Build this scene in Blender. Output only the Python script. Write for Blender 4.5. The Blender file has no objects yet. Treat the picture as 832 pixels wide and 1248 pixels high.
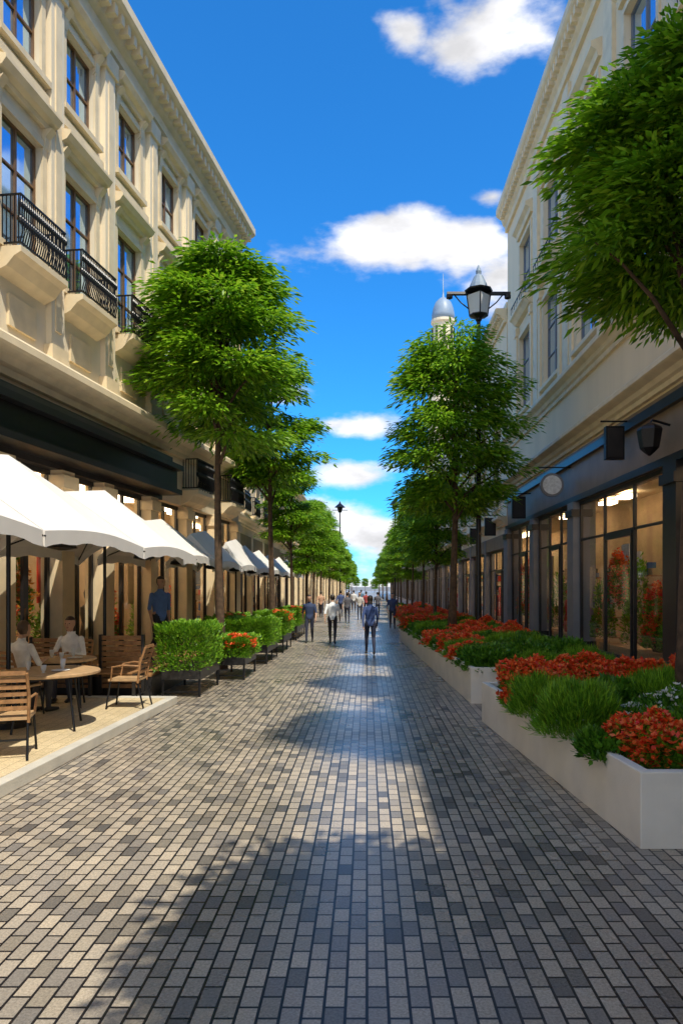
import bpy, math, random
import numpy as np
from mathutils import Vector, Matrix
random.seed(7); RNG=np.random.default_rng(7)
F=850.0; VX=447.0; VY=715.0; H=2.0
def PX(px,Y): return (px-VX)/F*Y
def PZ(py,Y): return H+(VY-py)/F*Y
col=bpy.context.scene.collection
# ------------------------------------------------------------------ materials
def nt(name):
    m=bpy.data.materials.new(name); m.use_nodes=True
    return m,m.node_tree.nodes,m.node_tree.links,m.node_tree.nodes['Principled BSDF']
def mat(name,c,rough=.6,var=.12,scale=4.0,bump=.0,metal=0.0,fine=60.0,streak=False):
    m,N,L,b=nt(name)
    tc=N.new('ShaderNodeTexCoord')
    n1=N.new('ShaderNodeTexNoise'); n1.inputs['Scale'].default_value=scale; n1.inputs['Detail'].default_value=6
    if streak:
        mp=N.new('ShaderNodeMapping'); mp.inputs['Scale'].default_value=(1,1,.12)
        L.new(tc.outputs['Object'],mp.inputs[0]); L.new(mp.outputs[0],n1.inputs['Vector'])
    else: L.new(tc.outputs['Object'],n1.inputs['Vector'])
    r=N.new('ShaderNodeValToRGB')
    r.color_ramp.elements[0].position=.3; r.color_ramp.elements[1].position=.7
    r.color_ramp.elements[0].color=(*[x*(1-var) for x in c],1)
    r.color_ramp.elements[1].color=(*[min(1,x*(1+var)) for x in c],1)
    L.new(n1.outputs['Fac'],r.inputs[0]); L.new(r.outputs[0],b.inputs['Base Color'])
    b.inputs['Roughness'].default_value=rough; b.inputs['Metallic'].default_value=metal
    if bump>0:
        n2=N.new('ShaderNodeTexNoise'); n2.inputs['Scale'].default_value=fine; n2.inputs['Detail'].default_value=4
        L.new(tc.outputs['Object'],n2.inputs['Vector'])
        bp=N.new('ShaderNodeBump'); bp.inputs['Strength'].default_value=bump; bp.inputs['Distance'].default_value=.01
        L.new(n2.outputs['Fac'],bp.inputs['Height']); L.new(bp.outputs[0],b.inputs['Normal'])
    return m
def leafmat(name,cols,trans=.35,rough=.45):
    m,N,L,b=nt(name)
    g=N.new('ShaderNodeNewGeometry')
    r=N.new('ShaderNodeValToRGB'); e=r.color_ramp.elements
    while len(e)<len(cols): e.new(.5)
    for i,c in enumerate(cols):
        e[i].position=i/(len(cols)-1); e[i].color=(*c,1)
    L.new(g.outputs['Random Per Island'],r.inputs[0]); L.new(r.outputs[0],b.inputs['Base Color'])
    b.inputs['Roughness'].default_value=rough
    t=N.new('ShaderNodeBsdfTranslucent'); L.new(r.outputs[0],t.inputs[0])
    mx=N.new('ShaderNodeMixShader'); mx.inputs[0].default_value=trans
    L.new(b.outputs[0],mx.inputs[1]); L.new(t.outputs[0],mx.inputs[2])
    L.new(mx.outputs[0],N['Material Output'].inputs[0]); return m
M={}
M['cream']=mat('cream_stucco',(.84,.73,.54),.8,.07,1.2,.25,streak=True)
M['cream2']=mat('cream_stucco_warm',(.80,.66,.45),.8,.08,1.5,.25)
M['creamr']=mat('peach_stucco',(.86,.69,.45),.8,.06,1.2,.25,streak=True)
M['trim']=mat('stone_trim',(.80,.66,.44),.7,.10,3,.3)
M['tan']=mat('tan_stone',(.50,.37,.22),.7,.12,3,.3)
M['grey']=mat('blue_grey_panel',(.20,.20,.21),.5,.1,2)
M['dark']=mat('charcoal_frame',(.022,.020,.020),.35,.2,5)
M['fascia']=mat('fascia_taupe',(.25,.18,.12),.5,.15,2,.1)
M['black']=mat('black_metal',(.012,.012,.014),.35,.2,8,metal=.3)
M['bronze']=mat('bronze_frame',(.20,.11,.05),.4,.2,6,metal=.3)
M['white']=mat('white_paint',(.78,.78,.76),.5,.03,2,.1)
M['fabric']=mat('white_canvas',(.82,.79,.75),.8,.03,3,.2,fine=200)
M['roof']=mat('slate_roof',(.10,.11,.13),.6,.2,3)
M['wood']=mat('teak_wood',(.33,.17,.07),.5,.3,14,.2)
M['woodl']=mat('light_wood',(.48,.31,.16),.5,.2,12,.2)
M['bark']=mat('tree_bark',(.09,.055,.032),.9,.4,9,.8,fine=40)
M['soil']=mat('soil',(.03,.022,.015),.95,.4,12,.6)
M['planter']=mat('planter_concrete',(.78,.72,.62),.6,.07,2.5,.25)
M['floor']=mat('shop_floor',(.35,.27,.19),.5,.1,2)
M['room']=mat('shop_wall',(.55,.40,.25),.8,.12,2)
M['red']=mat('red_goods',(.6,.03,.02),.5,.2,6)
M['paper']=mat('poster_white',(.7,.7,.68),.6,.2,14)
M['blue']=mat('blue_goods',(.05,.12,.3),.5,.2,6)
M['lampglass']=mat('frosted_glass',(.7,.72,.75),.3,.05,3)
M['domeblue']=mat('dome_lead',(.25,.33,.43),.45,.1,1)
def glassmat():
    m,N,L,b=nt('window_glass')
    b.inputs['Base Color'].default_value=(.45,.65,.88,1); b.inputs['Metallic'].default_value=.9; b.inputs['Roughness'].default_value=.05
    tc=N.new('ShaderNodeTexCoord'); n=N.new('ShaderNodeTexNoise'); n.inputs['Scale'].default_value=1.2
    L.new(tc.outputs['Object'],n.inputs['Vector']); bp=N.new('ShaderNodeBump'); bp.inputs['Strength'].default_value=.12; bp.inputs['Distance'].default_value=.05
    L.new(n.outputs['Fac'],bp.inputs['Height']); L.new(bp.outputs[0],b.inputs['Normal']); return m
M['glass']=glassmat()
def shopglass():
    m,N,L,b=nt('shop_glass'); N.remove(b)
    t=N.new('ShaderNodeBsdfTransparent'); t.inputs[0].default_value=(.92,.94,.94,1)
    g=N.new('ShaderNodeBsdfGlossy'); g.inputs['Roughness'].default_value=.03
    lw=N.new('ShaderNodeLayerWeight'); lw.inputs['Blend'].default_value=.5
    pw=N.new('ShaderNodeMath'); pw.operation='POWER'; L.new(lw.outputs['Facing'],pw.inputs[0]); pw.inputs[1].default_value=4
    ma=N.new('ShaderNodeMath'); ma.operation='MULTIPLY_ADD'; L.new(pw.outputs[0],ma.inputs[0]); ma.inputs[1].default_value=.6; ma.inputs[2].default_value=.06
    mx=N.new('ShaderNodeMixShader'); L.new(ma.outputs[0],mx.inputs[0]); L.new(t.outputs[0],mx.inputs[1]); L.new(g.outputs[0],mx.inputs[2])
    L.new(mx.outputs[0],N['Material Output'].inputs[0]); return m
M['sglass']=shopglass()
def emis(name,c,s):
    m,N,L,b=nt(name); b.inputs['Emission Color'].default_value=(*c,1); b.inputs['Emission Strength'].default_value=s
    b.inputs['Base Color'].default_value=(.8,.8,.8,1); return m
M['shoplight']=emis('shop_ceiling_lamp',(1,.76,.48),9.0)
M['leaf']=leafmat('tree_leaves',[(.05,.15,.005),(.14,.32,.010),(.27,.50,.02),(.17,.38,.012),(.44,.62,.04)],.45)
M['hedge']=leafmat('hedge_leaves',[(.07,.20,.01),(.16,.36,.018),(.30,.52,.03)],.3)
M['dkleaf']=leafmat('shrub_leaves',[(.03,.11,.008),(.08,.23,.013),(.15,.34,.02)],.25)
M['redfl']=leafmat('red_flowers',[(.78,.03,.01),(.88,.12,.02),(.90,.28,.06),(.72,.02,.012)],.25)
M['whfl']=leafmat('white_flowers',[(.75,.72,.6),(.8,.78,.75)],.2)
M['orfl']=leafmat('orange_flowers',[(.7,.22,.02),(.8,.38,.05)],.2)
# paving
def paving(name,cols,mortar,bw,bh,rough=(.38,.62),rot=True,msize=.006):
    m,N,L,b=nt(name)
    tc=N.new('ShaderNodeTexCoord'); mp=N.new('ShaderNodeMapping')
    if rot: mp.inputs['Rotation'].default_value=(0,0,math.radians(90))
    L.new(tc.outputs['Object'],mp.inputs[0])
    br=N.new('ShaderNodeTexBrick'); L.new(mp.outputs[0],br.inputs['Vector'])
    br.inputs['Color1'].default_value=(0,0,0,1); br.inputs['Color2'].default_value=(1,1,1,1); br.inputs['Mortar'].default_value=(.5,.5,.5,1)
    br.inputs['Scale'].default_value=1; br.inputs['Mortar Size'].default_value=msize; br.inputs['Mortar Smooth'].default_value=.15
    br.inputs['Brick Width'].default_value=bw; br.inputs['Row Height'].default_value=bh; br.offset=.5
    r=N.new('ShaderNodeValToRGB'); e=r.color_ramp.elements
    while len(e)<len(cols): e.new(.5)
    for i,c in enumerate(cols): e[i].position=i/(len(cols)-1); e[i].color=(*c,1)
    L.new(br.outputs['Color'],r.inputs[0])
    n=N.new('ShaderNodeTexNoise'); n.inputs['Scale'].default_value=70; n.inputs['Detail'].default_value=5; n.inputs['Roughness'].default_value=.8
    L.new(tc.outputs['Object'],n.inputs['Vector'])
    n3=N.new('ShaderNodeTexNoise'); n3.inputs['Scale'].default_value=.5; n3.inputs['Detail'].default_value=6
    L.new(tc.outputs['Object'],n3.inputs['Vector'])
    mr=N.new('ShaderNodeMapRange'); mr.inputs[1].default_value=.3; mr.inputs[2].default_value=.7; mr.inputs[3].default_value=.5; mr.inputs[4].default_value=1.4
    L.new(n.outputs['Fac'],mr.inputs[0])
    mr3=N.new('ShaderNodeMapRange'); mr3.inputs[1].default_value=.3; mr3.inputs[2].default_value=.7; mr3.inputs[3].default_value=.82; mr3.inputs[4].default_value=1.12
    L.new(n3.outputs['Fac'],mr3.inputs[0])
    mm=N.new('ShaderNodeMath'); mm.operation='MULTIPLY'; L.new(mr.outputs[0],mm.inputs[0]); L.new(mr3.outputs[0],mm.inputs[1])
    vm=N.new('ShaderNodeVectorMath'); vm.operation='SCALE'; L.new(r.outputs[0],vm.inputs[0]); L.new(mm.outputs[0],vm.inputs['Scale'])
    mx=N.new('ShaderNodeMix'); mx.data_type='RGBA'; L.new(br.outputs['Fac'],mx.inputs[0]); L.new(vm.outputs[0],mx.inputs[6]); mx.inputs[7].default_value=(*mortar,1)
    L.new(mx.outputs[2],b.inputs['Base Color'])
    rr=N.new('ShaderNodeMapRange'); rr.inputs[1].default_value=.3; rr.inputs[2].default_value=.7; rr.inputs[3].default_value=rough[0]; rr.inputs[4].default_value=rough[1]
    L.new(n3.outputs['Fac'],rr.inputs[0]); L.new(rr.outputs[0],b.inputs['Roughness'])
    sub=N.new('ShaderNodeMath'); sub.operation='MULTIPLY_ADD'; L.new(br.outputs['Fac'],sub.inputs[0]); sub.inputs[1].default_value=-1.0
    h2=N.new('ShaderNodeMath'); h2.operation='MULTIPLY'; L.new(n.outputs['Fac'],h2.inputs[0]); h2.inputs[1].default_value=.25
    L.new(h2.outputs[0],sub.inputs[2])
    bp=N.new('ShaderNodeBump'); bp.inputs['Strength'].default_value=.5; bp.inputs['Distance'].default_value=.005
    L.new(sub.outputs[0],bp.inputs['Height']); L.new(bp.outputs[0],b.inputs['Normal'])
    return m
M['pave']=paving('granite_setts',[(.12,.112,.105),(.38,.325,.25),(.54,.455,.345),(.22,.20,.18),(.48,.41,.32),(.41,.35,.27)],(.009,.009,.012),.17,.102,rough=(.20,.40),msize=.008)
M['terr']=paving('terrace_pavers',[(.60,.48,.29),(.68,.55,.34),(.63,.51,.32)],(.30,.24,.14),.30,.15,(.6,.8),msize=.004)
M['kerb']=mat('kerb_stone',(.58,.55,.48),.6,.12,3,.3)
M['ground']=mat('ground_concrete',(.22,.21,.19),.8,.15,.3)
# ------------------------------------------------------------------ helpers
def empty(name,loc=(0,0,0)):
    e=bpy.data.objects.new(name,None); e.location=loc; e.empty_display_size=.3; col.objects.link(e); return e
def link(name,me,parent=None,mats=None):
    o=bpy.data.objects.new(name,me); col.objects.link(o)
    if parent: o.parent=parent
    if mats:
        for m in mats: me.materials.append(m)
    return o
class Bld:
    def __init__(s,name,O=(0,0),d=(0,1),n=(1,0),z=0,parent=None):
        s.name=name;s.O=O;s.d=d;s.n=n;s.z=z;s.p={};s.parent=parent
    def pt(s,u,w,z): return (s.O[0]+u*s.d[0]+w*s.n[0], s.O[1]+u*s.d[1]+w*s.n[1], z+s.z)
    def add(s,m,vs,fs,part=None):
        V,Fc=s.p.setdefault((part or m,m),([],[])); o=len(V); V.extend(vs); Fc.extend([tuple(i+o for i in f) for f in fs])
    def box(s,u0,u1,w0,w1,z0,z1,m,part=None):
        vs=[s.pt(u,w,z) for z in (z0,z1) for w in (w0,w1) for u in (u0,u1)]
        s.add(m,vs,[(0,2,3,1),(4,5,7,6),(0,1,5,4),(2,6,7,3),(0,4,6,2),(1,3,7,5)],part)
    def pane(s,u0,u1,w,z0,z1,m,part=None):
        s.add(m,[s.pt(u0,w,z0),s.pt(u1,w,z0),s.pt(u1,w,z1),s.pt(u0,w,z1)],[(0,1,2,3)],part)
    def prism(s,u0,u1,prof,m,part=None):
        n=len(prof); vs=[s.pt(u0,w,z) for w,z in prof]+[s.pt(u1,w,z) for w,z in prof]
        fs=[tuple(range(n)),tuple(range(2*n-1,n-1,-1))]+[(i,i+n,(i+1)%n+n,(i+1)%n) for i in range(n)]
        s.add(m,vs,fs,part)
    def tube(s,pts,rad,m,part=None,sides=8):
        vs,fs=sweep([s.pt(*p) for p in pts],rad,sides); s.add(m,vs,fs,part)
    def lathe(s,u,w,prof,m,part=None,sides=20):
        vs=[];fs=[];k=len(prof)
        for r,z in prof:
            for i in range(sides):
                a=2*math.pi*i/sides; vs.append(s.pt(u+r*math.cos(a),w+r*math.sin(a),z))
        for j in range(k-1):
            for i in range(sides):
                fs.append((j*sides+i,j*sides+(i+1)%sides,(j+1)*sides+(i+1)%sides,(j+1)*sides+i))
        fs.append(tuple(range(sides-1,-1,-1))); fs.append(tuple((k-1)*sides+i for i in range(sides)))
        s.add(m,vs,fs,part)
    def done(s,bevel=0,smooth=()):
        e=s.parent or empty(s.name)
        for (part,m),(V,Fc) in s.p.items():
            me=bpy.data.meshes.new(part); me.from_pydata(V,[],Fc); me.update()
            import bmesh
            bm=bmesh.new(); bm.from_mesh(me); bmesh.ops.recalc_face_normals(bm,faces=bm.faces); bm.to_mesh(me); bm.free()
            o=link(part,me,e,[M[m]])
            if bevel:
                b=o.modifiers.new('b','BEVEL'); b.width=bevel; b.segments=2; b.limit_method='ANGLE'
            if part in smooth: me.polygons.foreach_set('use_smooth',[True]*len(me.polygons))
        return e
def sweep(pts,rad,sides=8,flat=1.0,up=None):
    pts=[Vector(p) for p in pts]; n=len(pts)
    if not hasattr(rad,'__len__'): rad=[rad]*n
    vs=[];fs=[]
    ref=None
    for i in range(n):
        t=(pts[min(i+1,n-1)]-pts[max(i-1,0)]).normalized()
        if ref is None:
            ref=Vector((1,0,0)) if abs(t.x)<.9 else Vector((0,1,0))
        a=(ref-t*ref.dot(t)).normalized(); b=t.cross(a); ref=a
        r=rad[i]; ra,rb=(r if hasattr(r,'__len__') else (r,r))
        for k in range(sides):
            an=2*math.pi*k/sides; vs.append(tuple(pts[i]+a*(ra*math.cos(an))+b*(rb*math.sin(an))))
    for j in range(n-1):
        for k in range(sides):
            fs.append((j*sides+k,j*sides+(k+1)%sides,(j+1)*sides+(k+1)%sides,(j+1)*sides+k))
    fs.append(tuple(range(sides-1,-1,-1))); fs.append(tuple((n-1)*sides+i for i in range(sides)))
    return vs,fs
def quads(name,Q,idx=None,mats=None,parent=None):
    """Q: (n,4,3)"""
    n=len(Q); me=bpy.data.meshes.new(name)
    me.vertices.add(n*4); me.vertices.foreach_set('co',Q.reshape(-1).astype(np.float32))
    me.loops.add(n*4); me.loops.foreach_set('vertex_index',np.arange(n*4,dtype=np.int32))
    me.polygons.add(n); me.polygons.foreach_set('loop_start',np.arange(0,n*4,4,dtype=np.int32))
    try: me.polygons.foreach_set('loop_total',np.full(n,4,dtype=np.int32))
    except Exception: pass
    for m in mats: me.materials.append(m)
    if idx is not None: me.polygons.foreach_set('material_index',idx.astype(np.int32))
    me.update(); me.validate()
    return me
def leafquads(C,D,L,W,droop=0.0):
    n=len(C); D=D/np.linalg.norm(D,axis=1,keepdims=True)
    U=RNG.normal(0,.40,(n,3)); U[:,2]+=1; S=np.cross(D,U); S/=np.linalg.norm(S,axis=1,keepdims=True)+1e-6
    Ls=(L*RNG.uniform(.6,1.3,n))[:,None]; Ws=(W*RNG.uniform(.7,1.2,n))[:,None]
    tip=C+D*Ls; tip[:,2]-=droop*Ls[:,0]
    mid=C+D*Ls*.45
    return np.stack([C,mid+S*Ws*.5,tip,mid-S*Ws*.5],1)
# ------------------------------------------------------------------ trees
def tree(name,x,y,zg,top,bot,R,seed,nc=95,nl=150,L=.24,W=.085,lean=0,tr=.12,base_z=0):
    rg=np.random.default_rng(seed); h=top-bot
    e=empty(name,(x,y,zg))
    C=[];
    for i in range(nc):
        t=rg.uniform(0,1)**.9; prof=max(0.05,1-abs((t-.38)/.66)**2.3)**.55
        a=rg.uniform(0,2*math.pi); rr=R*.86*prof*math.sqrt(rg.uniform(.12,1))*rg.uniform(.75,1.16)
        C.append((rr*math.cos(a),rr*math.sin(a),bot-zg+h*(.06+.88*t)))
    C=np.array(C)
    rep=np.repeat(C,nl,axis=0); s=R/2.0
    off=rg.normal(0,1,rep.shape)*np.array([.30,.30,.09])*s
    off=np.clip(off,-.62*s,.62*s)
    off[:,2]-=.35*(off[:,0]**2+off[:,1]**2)/s
    P=rep+off
    out=P.copy(); out[:,2]=0; out/=np.linalg.norm(out,axis=1,keepdims=True)+.2
    loc=off.copy(); loc/=np.linalg.norm(loc,axis=1,keepdims=True)+1e-3
    D=out*.85+loc*.5+rg.normal(0,.20,P.shape); D[:,2]-=.20
    Q=leafquads(P,D,L,W,.12)
    me=quads('foliage',Q,None,[M['leaf']]); link('foliage',me,e)
    V=[];Fc=[]
    def ad(vf):
        o=len(V); V.extend(vf[0]); Fc.extend([tuple(i+o for i in f) for f in vf[1]])
    b0=bot-zg; hh=top-zg
    pts=[];rad=[]
    for k in range(9):
        t=k/8; pts.append((math.sin(t*5+seed)*.05,math.cos(t*4+seed)*.05,t*(b0+h*.72))); rad.append(tr*(1-.75*t)+ (.05 if k==0 else 0))
    ad(sweep(pts,rad,10))
    order=rg.permutation(nc)[:26]
    for i in order:
        c=C[i]; zst=max(b0*.82,min(b0+h*.6,c[2]-.55*np.hypot(c[0],c[1])-.3)); 
        p0=np.array((0,0,zst)); p3=c; p1=p0*.6+p3*.4+np.array((0,0,.15)); p2=p0*.25+p3*.75+np.array((0,0,.12))
        ad(sweep([p0,p1,p2,p3],[tr*.38,tr*.26,tr*.16,tr*.06],6))
    me=bpy.data.meshes.new('trunk'); me.from_pydata(V,[],Fc); me.polygons.foreach_set('use_smooth',[True]*len(Fc)); link('trunk_and_limbs',me,e,[M['bark']])
    return e
def copytree(src,x,y,zg,sc,rot,name,sz=None):
    e=empty(name,(x,y,zg)); e.scale=(sc,sc,sz or sc); e.rotation_euler=(0,0,rot)
    for c in src.children:
        o=bpy.data.objects.new(c.name.split('.')[0],c.data); col.objects.link(o); o.parent=e
    return e
tree('street_tree',3.74,8.1,.5,8.4,5.25,1.55,11,nc=120,nl=320,L=.17,W=.05,tr=.10)
tA=tree('street_tree',2.55,20.5,.5,9.8,4.1,2.05,5,nc=130,nl=190,L=.22,W=.07)
tB=tree('street_tree',-3.58,17.0,0,10.4,5.3,2.0,21,nc=130,nl=190,L=.23,W=.07)
tC=tree('street_tree',-3.28,24.0,0,10.4,5.3,1.75,33,nc=100,nl=170,L=.22,W=.08)
# behind the camera, throwing the foreground shade
tree('street_tree',2.35,-.2,0,9.3,5.0,1.9,44,nc=90,nl=130,L=.25,W=.09)
copytree(tB,2.9,-5.5,0,.9,2.0,'street_tree')
# unseen trees added on the right-hand roof to cast shade onto the street
for (x,y,s) in ((5.95,-1.0,.64),(6.05,3.4,.58),(6.3,8.2,.55)): copytree(tB if s<.62 else tA,x,y,17.3,s,y,'shade_caster_tree')
for i,y in enumerate([27.5,34,41,48,55,63,71,80,90,101,113,127,142,160]):
    copytree([tA,tC,tB][i%3],2.7+.1*math.sin(i*3),y,.4 if y<30 else 0,.66+.06*math.sin(i*2.1),i*1.7,'street_tree',.68)
for i,y in enumerate([31,38,45,52,60,69,79,90,102,115,130,147,165]):
    copytree([tC,tA,tB][i%3],-3.35+.1*math.sin(i*2),y,0,.78-.02*min(i,5)+.04*math.sin(i*2.7),i*1.3+.6,'street_tree',.74)
for i,x in enumerate([-7,-3.6,-.6,2.6,5.8]): copytree([tA,tB,tC][i%3],x,235+3*math.sin(i*2),-1.0,.72,i,'street_tree',.6+.06*math.sin(i*3))
# ------------------------------------------------------------------ ground
def sheet(name,x0,x1,y0,y1,z,m):
    me=bpy.data.meshes.new(name); me.from_pydata([(x0,y0,z),(x1,y0,z),(x1,y1,z),(x0,y1,z)],[],[(0,1,2,3)]); return link(name,me,None,[M[m]])
sheet('ground',-3000,3000,-500,5000,-.004,'ground')
sheet('paved_street',-9,9,-12,320,0,'pave')
b=Bld('terrace',O=(-3.47,6.0),d=(.041,1),n=(-1,.041))
b.box(-16,5.75,.14,6.0,.002,.12,'terr','terrace_paving'); b.box(-16,5.9,0,.14,.002,.135,'kerb','kerb'); b.box(5.75,5.9,.14,6,.002,.135,'kerb','kerb')
b.done(.01)
# ------------------------------------------------------------------ buildings
def wallgrid(b,u0,u1,z0,z1,ops,m='cream',w0=-.4,w1=0,part='walls'):
    us=sorted({u0,u1,*[o[0] for o in ops],*[o[1] for o in ops]}); us=[u for u in us if u0<=u<=u1]
    zs=sorted({z0,z1,*[o[2] for o in ops],*[o[3] for o in ops]}); zs=[z for z in zs if z0<=z<=z1]
    for j in range(len(zs)-1):
        run=None
        for i in range(len(us)-1):
            uc=(us[i]+us[i+1])/2; zc=(zs[j]+zs[j+1])/2
            hole=any(o[0]<uc<o[1] and o[2]<zc<o[3] for o in ops)
            if not hole:
                if run is None: run=us[i]
            if hole and run is not None: b.box(run,us[i],w0,w1,zs[j],zs[j+1],m,part); run=None
        if run is not None: b.box(run,us[-1],w0,w1,zs[j],zs[j+1],m,part)
def window(b,u0,u1,z0,z1,fm='bronze',surround='trim',deep=.14,tr=2):
    b.box(u0,u1,-deep-.03,-deep,z0,z1,'glass','window_glass')
    f=.05; w0,w1=-deep+.002,-deep+.04
    b.box(u0,u0+f,w0,w1,z0,z1,fm,'window_frames'); b.box(u1-f,u1,w0,w1,z0,z1,fm,'window_frames')
    b.box(u0+f,u1-f,w0,w1,z0,z0+f,fm,'window_frames'); b.box(u0+f,u1-f,w0,w1,z1-f,z1,fm,'window_frames')
    uc=(u0+u1)/2; b.box(uc-.025,uc+.025,w0,w1+.005,z0+f,z1-f,fm,'window_frames')
    for k in range(1,tr+1):
        z=z0+(z1-z0)*k/(tr+1); b.box(u0+f,u1-f,w0,w1-.008,z-.02,z+.02,fm,'window_frames')
    if surround:
        a=.13; b.box(u0-a,u0-.002,.001,.05,z0,z1+.002,surround,'window_surrounds'); b.box(u1+.002,u1+a,.001,.05,z0,z1+.002,surround,'window_surrounds')
        b.box(u0-a,u1+a,.001,.055,z1+.003,z1+a,surround,'window_surrounds')
        b.box(u0-a-.05,u1+a+.05,.001,.14,z0-.12,z0-.002,surround,'window_surrounds')
def hood(b,u0,u1,z,m='trim',p=.3):
    b.prism(u0,u1,[(.001,z),(.3*p,z),(.4*p,z+.08),(.75*p,z+.12),(p,z+.22),(p,z+.28),(.001,z+.36)],m,'window_hoods')
    for uu in (u0+.06,u1-.22):
        b.prism(uu,uu+.15,[(.001,z-.42),(.06,z-.36),(.09,z-.15),(.7*p,z-.002),(.001,z-.002)],m,'hood_brackets')
def balcony(b,u0,u1,z,out=.5,h=.85):
    b.prism(u0,u1,[(.001,z-.42),(out*.45,z-.32),(out*.75,z-.16),(out,z-.10),(out,z),(.001,z)],'trim','balcony_slabs')
    for zz in (z+.05,z+h-.03): 
        b.box(u0+.03,u1-.03,out-.05,out-.02,zz,zz+.03,'black','balcony_railings')
        for uu in (u0+.03,u1-.055): b.box(uu,uu+.025,.01,out-.051,zz,zz+.03,'black','balcony_railings')
    n=int((u1-u0)/.065)
    for i in range(n+1):
        uu=u0+.035+(u1-u0-.09)*i/n
        b.tube([(uu,out-.035,z+.08),(uu+.02,out-.0,z+h*.3),(uu-.012,out-.035,z+h*.62),(uu,out-.035,z+h-.03)],.012,'black','balcony_railings',5)
        b.lathe(uu,out-.03,[(.004,z+h*.4),(.03,z+h*.47),(.03,z+h*.53),(.004,z+h*.6)],'black','balcony_railings',6)
        b.lathe(uu+.03,out-.03,[(.004,z+h*.72),(.028,z+h*.79),(.028,z+h*.83),(.004,z+h*.9)],'black','balcony_railings',6)
    for k in range(6):
        ww=.04+(out-.11)*k/5
        for uu in (u0+.042,u1-.042): b.tube([(uu,ww,z+.08),(uu,ww,z+h-.03)],.011,'black','balcony_railings',5)
def cornice(b,u0,u1,z,h,p,m='trim',part='cornices',dent=False):
    b.prism(u0,u1,[(.001,z),(p*.22,z),(p*.25,z+h*.22),(p*.42,z+h*.30),(p*.55,z+h*.5),(p*.9,z+h*.62),(p,z+h*.68),(p,z+h*.9),(p*.9,z+h),(.001,z+h)],m,part)
    if dent:
        u=u0+.1
        while u<u1-.2:
            b.box(u,u+.14,p*.3,p*.82,z+h*.36,z+h*.60,m,part+'_dentils'); u+=.3
def shopitems(b,u0,u1,w,kind,seed):
    rg=random.Random(seed)
    u=u0+.2
    b.box(u0+.1,u1-.1,w-.35,w+.25,.15,.45,'woodl','display_plinth')
    while u<u1-.45:
        t=rg.random()
        if t<.3: # mannequin / dress form
            c=rg.choice(['red','paper','blue','dark'])
            b.lathe(u+.2,w,[(.02,.47),(.16,.5),(.2,.75),(.13,1.15),(.17,1.4),(.16,1.52),(.05,1.6),(.045,1.68),(.08,1.76),(.09,1.86),(.05,1.96),(.01,2.0)],c,'mannequins',12); u+=.6
        elif t<.65: # hanging panel / poster
            c=rg.choice(['paper','red','tan','paper','blue'])
            z=rg.uniform(1.3,2.2); b.box(u,u+rg.uniform(.3,.7),w-.1,w-.06,z,z+rg.uniform(.7,1.4),c,'display_panels'); u+=.75
        else:
            for k in range(4):
                z=.6+k*.55; b.box(u,u+.7,w-.25,w+.1,z,z+.03,'wood','display_shelves')
                x=u+.05
                while x<u+.6:
                    q=rg.uniform(.06,.14); b.box(x,x+q,w-.2,w+.0,z+.032,z+rg.uniform(.12,.38),rg.choice(['red','blue','paper','tan','dark','woodl']),'display_goods'); x+=q+.03
            u+=.9
def shopfront(b,u0,u1,z1,fm='dark',deep=.3,door=None,nb=3,base=.25,trans=None):
    w0,w1=-deep,-deep+.06
    b.box(u0,u1,w0,w1+.02,.002,base,fm,'shop_frames')
    b.box(u0,u1,w0,w1+.02,z1-.1,z1,fm,'shop_frames')
    tz=trans or z1*.74
    b.box(u0,u1,w0+.002,w1-.005,tz,tz+.06,fm,'shop_frames')
    for k in range(nb+1):
        uu=u0+(u1-u0-.08)*k/nb; b.box(uu,uu+.08,w0+.004,w1+.01,base,z1-.1,fm,'shop_frames')
    b.pane(u0+.02,u1-.02,w0+.025,base,z1-.1,'sglass','shop_glass')
    if door is not None:
        ua=u0+(u1-u0)*door/nb; ub=u0+(u1-u0)*(door+1)/nb
        b.box(ua+.09,ua+.17,w1-.04,w1+.03,.05,tz,fm,'door_frame'); b.box(ub-.13,ub-.05,w1-.04,w1+.03,.05,tz,fm,'door_frame')
        b.box(ua+.17,ub-.13,w1-.04,w1+.03,tz-.12,tz-.003,fm,'door_frame')
        b.tube([(ub-.2,w1+.1,.9),(ub-.2,w1+.1,1.6)],.018,'bronze','door_handle')
dl=Vector((.126,1)).normalized()
L1=Bld('shop_building',O=(-7.77,0),d=(dl.x,dl.y),n=(dl.y,-dl.x))
k=1.008
wy=[6.2,8.2,10.3,12.5,14.45,16.6,18.95,21.3,23.6]
ops=[]
for y in wy:
    u=y*k; ops.append((u-.6,u+.6,7.9,10.25)); ops.append((u-.56,u+.56,11.55,13.15))
U0,U1=-6.0,25.3
wallgrid(L1,U0,U1,5.3,14.3,ops)
L1.box(U0,U1,-9,-.402,4.6,14.2,'cream','walls_back'); L1.box(U0,U1,-9,-2.6,0,4.6,'room','shop_interior_wall')
L1.box(U0,U1,-2.6,-.3,.003,.14,'floor','shop_floor')
for y in wy:
    u=y*k
    window(L1,u-.6,u+.6,7.9,10.25,tr=2); window(L1,u-.56,u+.56,11.55,13.15,tr=1)
    hood(L1,u-.85,u+.85,10.62); balcony(L1,u-.72,u+.72,7.75,.48,.9)
    L1.box(u-.4,u+.4,.0015,.05,6.55,7.1,'trim','panels')
    hood(L1,u-.75,u+.75,13.42)
pil=[ (wy[i]+wy[i+1])/2 for i in range(len(wy)-1)]+[5.1,24.9]
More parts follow.
